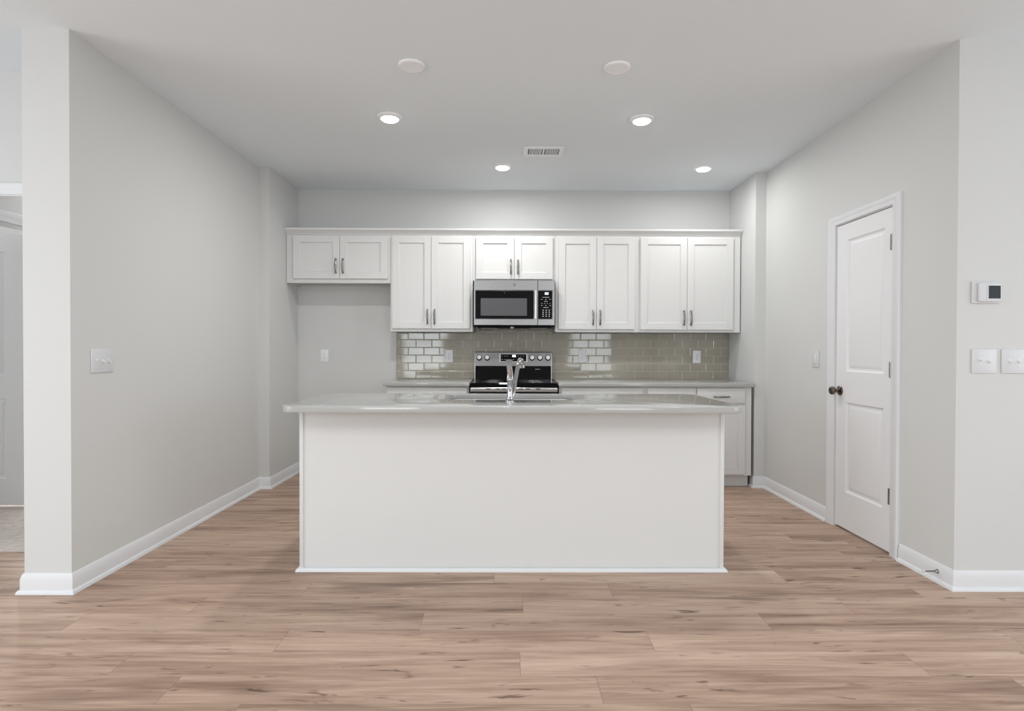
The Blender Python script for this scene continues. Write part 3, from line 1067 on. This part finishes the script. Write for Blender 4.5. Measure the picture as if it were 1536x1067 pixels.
def faucet():
    fx, fy, z = 0.008, 3.285, 0.9122
    t = thing('faucet', 'chrome single-lever kitchen faucet standing on the island countertop', 'faucet', (fx, fy, z))
    bm = BM()
    lathe(bm, [(0, 0), (.0265, 0), (.0265, .004), (.023, .009), (.0185, .012), (.0175, .020), (.0165, .024), (.0165, .108), (.0175, .110),
               (.0200, .114), (.0205, .121), (.018, .126), (0, .127)], (fx, fy, z), 'Z', 32)
    obj('faucet_body', bm, 'chrome', t)
    bm = BM()     # paddle lever rising from the cap, widening to its end
    pts = smooth_path([(fx, fy, z+.122), (fx+.001, fy-.003, z+.150), (fx-.003, fy-.010, z+.185), (fx-.005, fy-.018, z+.212), (fx-.005, fy-.026, z+.228)], 5)
    rad = [.0195 - .006*math.sin(min(1, i/(len(pts)-1)*1.4)*PI/2) + .006*(i/(len(pts)-1))**2 for i in range(len(pts))]
    tube(bm, pts, rad, 18, .55)
    obj('lever', bm, 'chrome', t)
    bm = BM()     # spout leaving the body low down, sweeping up and away over the sink
    pts = smooth_path([(fx+.010, fy+.004, z+.012), (fx+.022, fy+.016, z+.045), (fx+.030, fy+.045, z+.110), (fx+.044, fy+.090, z+.180),
                       (fx+.054, fy+.130, z+.216), (fx+.062, fy+.165, z+.226)], 6)
    n = len(pts)
    tube(bm, pts, [.0105 + .0035*(i/(n-1)) for i in range(n)], 18)
    obj('spout', bm, 'chrome', t)
    bm = BM()
    pts = smooth_path([(fx+.060, fy+.158, z+.226), (fx+.066, fy+.185, z+.222), (fx+.070, fy+.200, z+.206), (fx+.071, fy+.205, z+.180)], 5)
    n = len(pts)
    tube(bm, pts, [.0150 + .0040*(i/(n-1)) for i in range(n)], 18)
    obj('spray_head', bm, 'chrome', t)
faucet()

# ---------------------------------------------------------------- outlets, switches, thermostat
def outlet(label, x, z, y, group):
    t = thing('outlet', label, 'outlet', (x, y, z), group)
    bm = BM()
    box(bm, x-.039, x+.039, y-.006, y, z-.061, z+.061, .0035, 2)
    obj('plate', bm, 'outlet', t)
    for s in (-1, 1):
        zc = z+s*.0195
        bm = BM()
        lathe(bm, [(0, 0), (.0165, 0), (.0160, .0018), (0, .0018)], (x, y-.0058, zc), '-Y', 24)
        k = obj('socket', bm, 'outlet', t)
        bm = BM()
        box(bm, x-.0075, x-.0055, y-.0082, y-.0074, zc-.002, zc+.006)
        box(bm, x+.0055, x+.0075, y-.0082, y-.0074, zc-.002, zc+.006)
        lathe(bm, [(0, 0), (.0025, 0), (.0025, .0007), (0, .0007)], (x, y-.0075, zc-.008), '-Y', 12)
        obj('slots', bm, 'slot', k)
    obj('screw', lathe(BM(), [(0, 0), (.003, 0), (.002, .001), (0, .001)], (x, y-.0058, z), '-Y', 12), 'steel', t)
G = 'white wall outlets'
outlet('white wall outlet low in the empty fridge space', -1.793, 1.133, YB, G)
outlet('white wall outlet on the tiles left of the range', -0.581, 1.133, YB-.0133, G)
outlet('white wall outlet on the tiles just right of the range', 0.717, 1.137, YB-.0133, G)
outlet('white wall outlet on the tiles near the right end of the counter', 1.834, 1.134, YB-.0133, G)

def switch(label, place, gangs, z, group, rocker=False, states=None, width=None):
    """place(u, d, z): u along the wall, d out from the wall"""
    wd = width or (.080 + .0445*(gangs-1))
    o = place(0, 0, z)
    t = thing('light_switch', label, 'switch', o, group)
    def pbox(u0, u1, d0, d1, z0, z1, bev=.0):
        p, q = Vector(place(u0, d0, z0)), Vector(place(u1, d1, z1))
        bm = BM()
        box(bm, min(p.x, q.x), max(p.x, q.x), min(p.y, q.y), max(p.y, q.y), min(p.z, q.z), max(p.z, q.z), bev, 2)
        return bm
    obj('plate', pbox(-wd/2, wd/2, 0, .0065, z-.061, z+.061, .0035), 'plate', t)
    for g in range(gangs):
        u = (g-(gangs-1)/2)*.046
        if rocker:
            obj('rocker', pbox(u-.0165, u+.0165, .006, .0095, z-.033, z+.033, .0015), 'trim', t)
        else:
            bm = pbox(u-.0052, u+.0052, .0055, .0075, z-.0125, z+.0125, .0005)
            s = (states or [1]*gangs)[g]
            a, c = Vector(place(u, .006, z)), Vector(place(u, .019, z+.008*s))
            tube(bm, [a, (a+c)/2, c], [.0052, .0045, .0036], 10, .9, Vector(place(1, 0, 0))-Vector(place(0, 0, 0)))
            tg = obj('toggle', bm, 'trim', t)
        for s in (-1, 1):
            h = z + s*(.048 if rocker else .030)
            obj('screw', tube(BM(), [Vector(place(u, .0062, h)), Vector(place(u, .0072, h))], .0028, 10), 'plate', t)
    return t
SG = 'white light switches'
switch('white three-toggle light switch on the left wall near the pillar', lambda u, d, z: (XL+d, 3.062+u, z), 3, 1.135, SG,
       states=[1, -1, -1], width=.168)
switch('narrow white light switch on the right wall beside the pantry door', lambda u, d, z: (XR-d, 4.212-u, z), 1, 1.139, SG, rocker=True, width=.09)
switch('white double light switch under the thermostat, left of the pair', lambda u, d, z: (2.376+u, YR-d, z), 2, 1.150, SG, states=[1, -1])
switch('white triple light switch cut by the right photo edge', lambda u, d, z: (2.548+u, YR-d, z), 3, 1.150, SG, states=[-1, -1, 1], width=.168)

def thermostat():
    x0, x1, z0, z1 = 2.309, 2.452, 1.438, 1.549
    t = thing('thermostat', 'white thermostat with a dark screen on the right-hand wall', 'thermostat', (2.38, YR, 1.493))
    obj('back_plate', box(BM(), x0, x1, YR-.010, YR, z0, z1, .005, 3), 'plate', t)
    bm = BM()
    box(bm, x0+.022, x1-.008, YR-.026, YR-.0095, z0+.008, z1-.008, .006, 3)
    b = obj('housing', bm, 'plate', t)
    obj('screen_frame', box(BM(), 2.370, 2.440, YR-.0285, YR-.0255, 1.455, 1.530, .001), 'plate', t)
    obj('screen', box(BM(), 2.376, 2.435, YR-.0292, YR-.028, 1.461, 1.525), 'screen', t)
thermostat()

# door stop on the baseboard
t = thing('door_stop', 'small metal door stop on the baseboard by the right corner', 'door stop', (XR-.013, 2.982, .058))
obj('stop_rod', lathe(BM(), [(0, 0), (.011, 0), (.011, .003), (.0055, .012), (.0042, .020), (.0036, .068), (0, .068)], (XR-.013, 2.982, .058), '-X', 20), 'nickel', t)
obj('bumper', lathe(BM(), [(0, 0), (.0058, 0), (.0062, .010), (.004, .013), (0, .0135)], (XR-.080, 2.982, .058), '-X', 20), 'rubber', t)

# ---------------------------------------------------------------- ceiling fixtures
def downlight(label, x, y, watts):
    t = thing('ceiling_light', label, 'ceiling light', (x, y, CZ), 'lit recessed ceiling lights')
    obj('trim_ring', lathe(BM(), [(0, 0), (.082, 0), (.083, .003), (.080, .009), (.066, .016), (.060, .018), (.055, .016), (0, .016)], (x, y, CZ), '-Z', 40), 'fixture', t)
    l = obj('lens', lathe(BM(), [(0, 0.0158), (.056, .0158), (.055, .021), (.048, .026), (.03, .029), (0, .030)], (x, y, CZ), '-Z', 36), 'lens', t)
    la = bpy.data.lights.new('lamp', 'AREA')
    la.shape = 'DISK'
    la.size = .11
    la.energy = watts
    la.color = (1.0, .995, .98)
    lo = bpy.data.objects.new('lamp', la)
    C.objects.link(lo)
    lo.parent = t
    lo.location = (0, 0, -.034)
downlight('lit round ceiling light at the left, in the row nearer the camera', -.797, 3.885, 9.4)
downlight('lit round ceiling light at the right, in the row nearer the camera', .888, 3.900, 7.6)
downlight('lit round ceiling light nearer the back wall, left of the vent', -.056, 4.912, 6.4)
downlight('lit round ceiling light nearer the back wall, at far right', 1.645, 4.925, 4.4)

def cover(label, x, y):
    t = thing('ceiling_cover', label, 'ceiling cover', (x, y, CZ), 'blank ceiling covers')
    obj('cover_plate', lathe(BM(), [(0, 0), (.071, 0), (.072, .004), (.069, .010), (.060, .013), (.058, .0115), (0, .0115)], (x, y, CZ), '-Z', 40), 'fixture', t)
cover('blank white round ceiling cover above the left half of the island', -.534, 3.180)
cover('blank white round ceiling cover above the right half of the island', .589, 3.188)

def vent():
    x0, x1, y0, y1 = .112, .421, 4.430, 4.652
    t = thing('ceiling_vent', 'white slotted air vent in the ceiling above the range', 'vent', ((x0+x1)/2, (y0+y1)/2, CZ))
    obj('duct_opening', box(BM(), x0+.03, x1-.03, y0+.04, y1-.04, CZ-.0035, CZ-.0005), 'black', t)
    bm = BM()
    for (a, c, d, e) in ((x0, x1, y0, y0+.042), (x0, x1, y1-.042, y1), (x0, x0+.034, y0+.042, y1-.042), (x1-.034, x1, y0+.042, y1-.042),
                         ((x0+x1)/2-.007, (x0+x1)/2+.007, y0+.042, y1-.042)):
        box(bm, a, c, d, e, CZ-.009, CZ-.0002, .003)
    obj('vent_frame', bm, 'fixture', t)
    n = 9
    for h in range(2):
        a = x0+.034 if h == 0 else (x0+x1)/2+.007
        c = (x0+x1)/2-.007 if h == 0 else x1-.034
        for i in range(1, n):
            xx = a + (c-a)*i/n
            obj('slat', box(BM(), xx-.0030, xx+.0030, y0+.042, y1-.042, CZ-.0075, CZ-.003), 'fixture', t)
    obj('damper_lever', box(BM(), x0+.016, x0+.022, (y0+y1)/2-.02, (y0+y1)/2+.02, CZ-.013, CZ-.0088, .001), 'fixture', t)
vent()
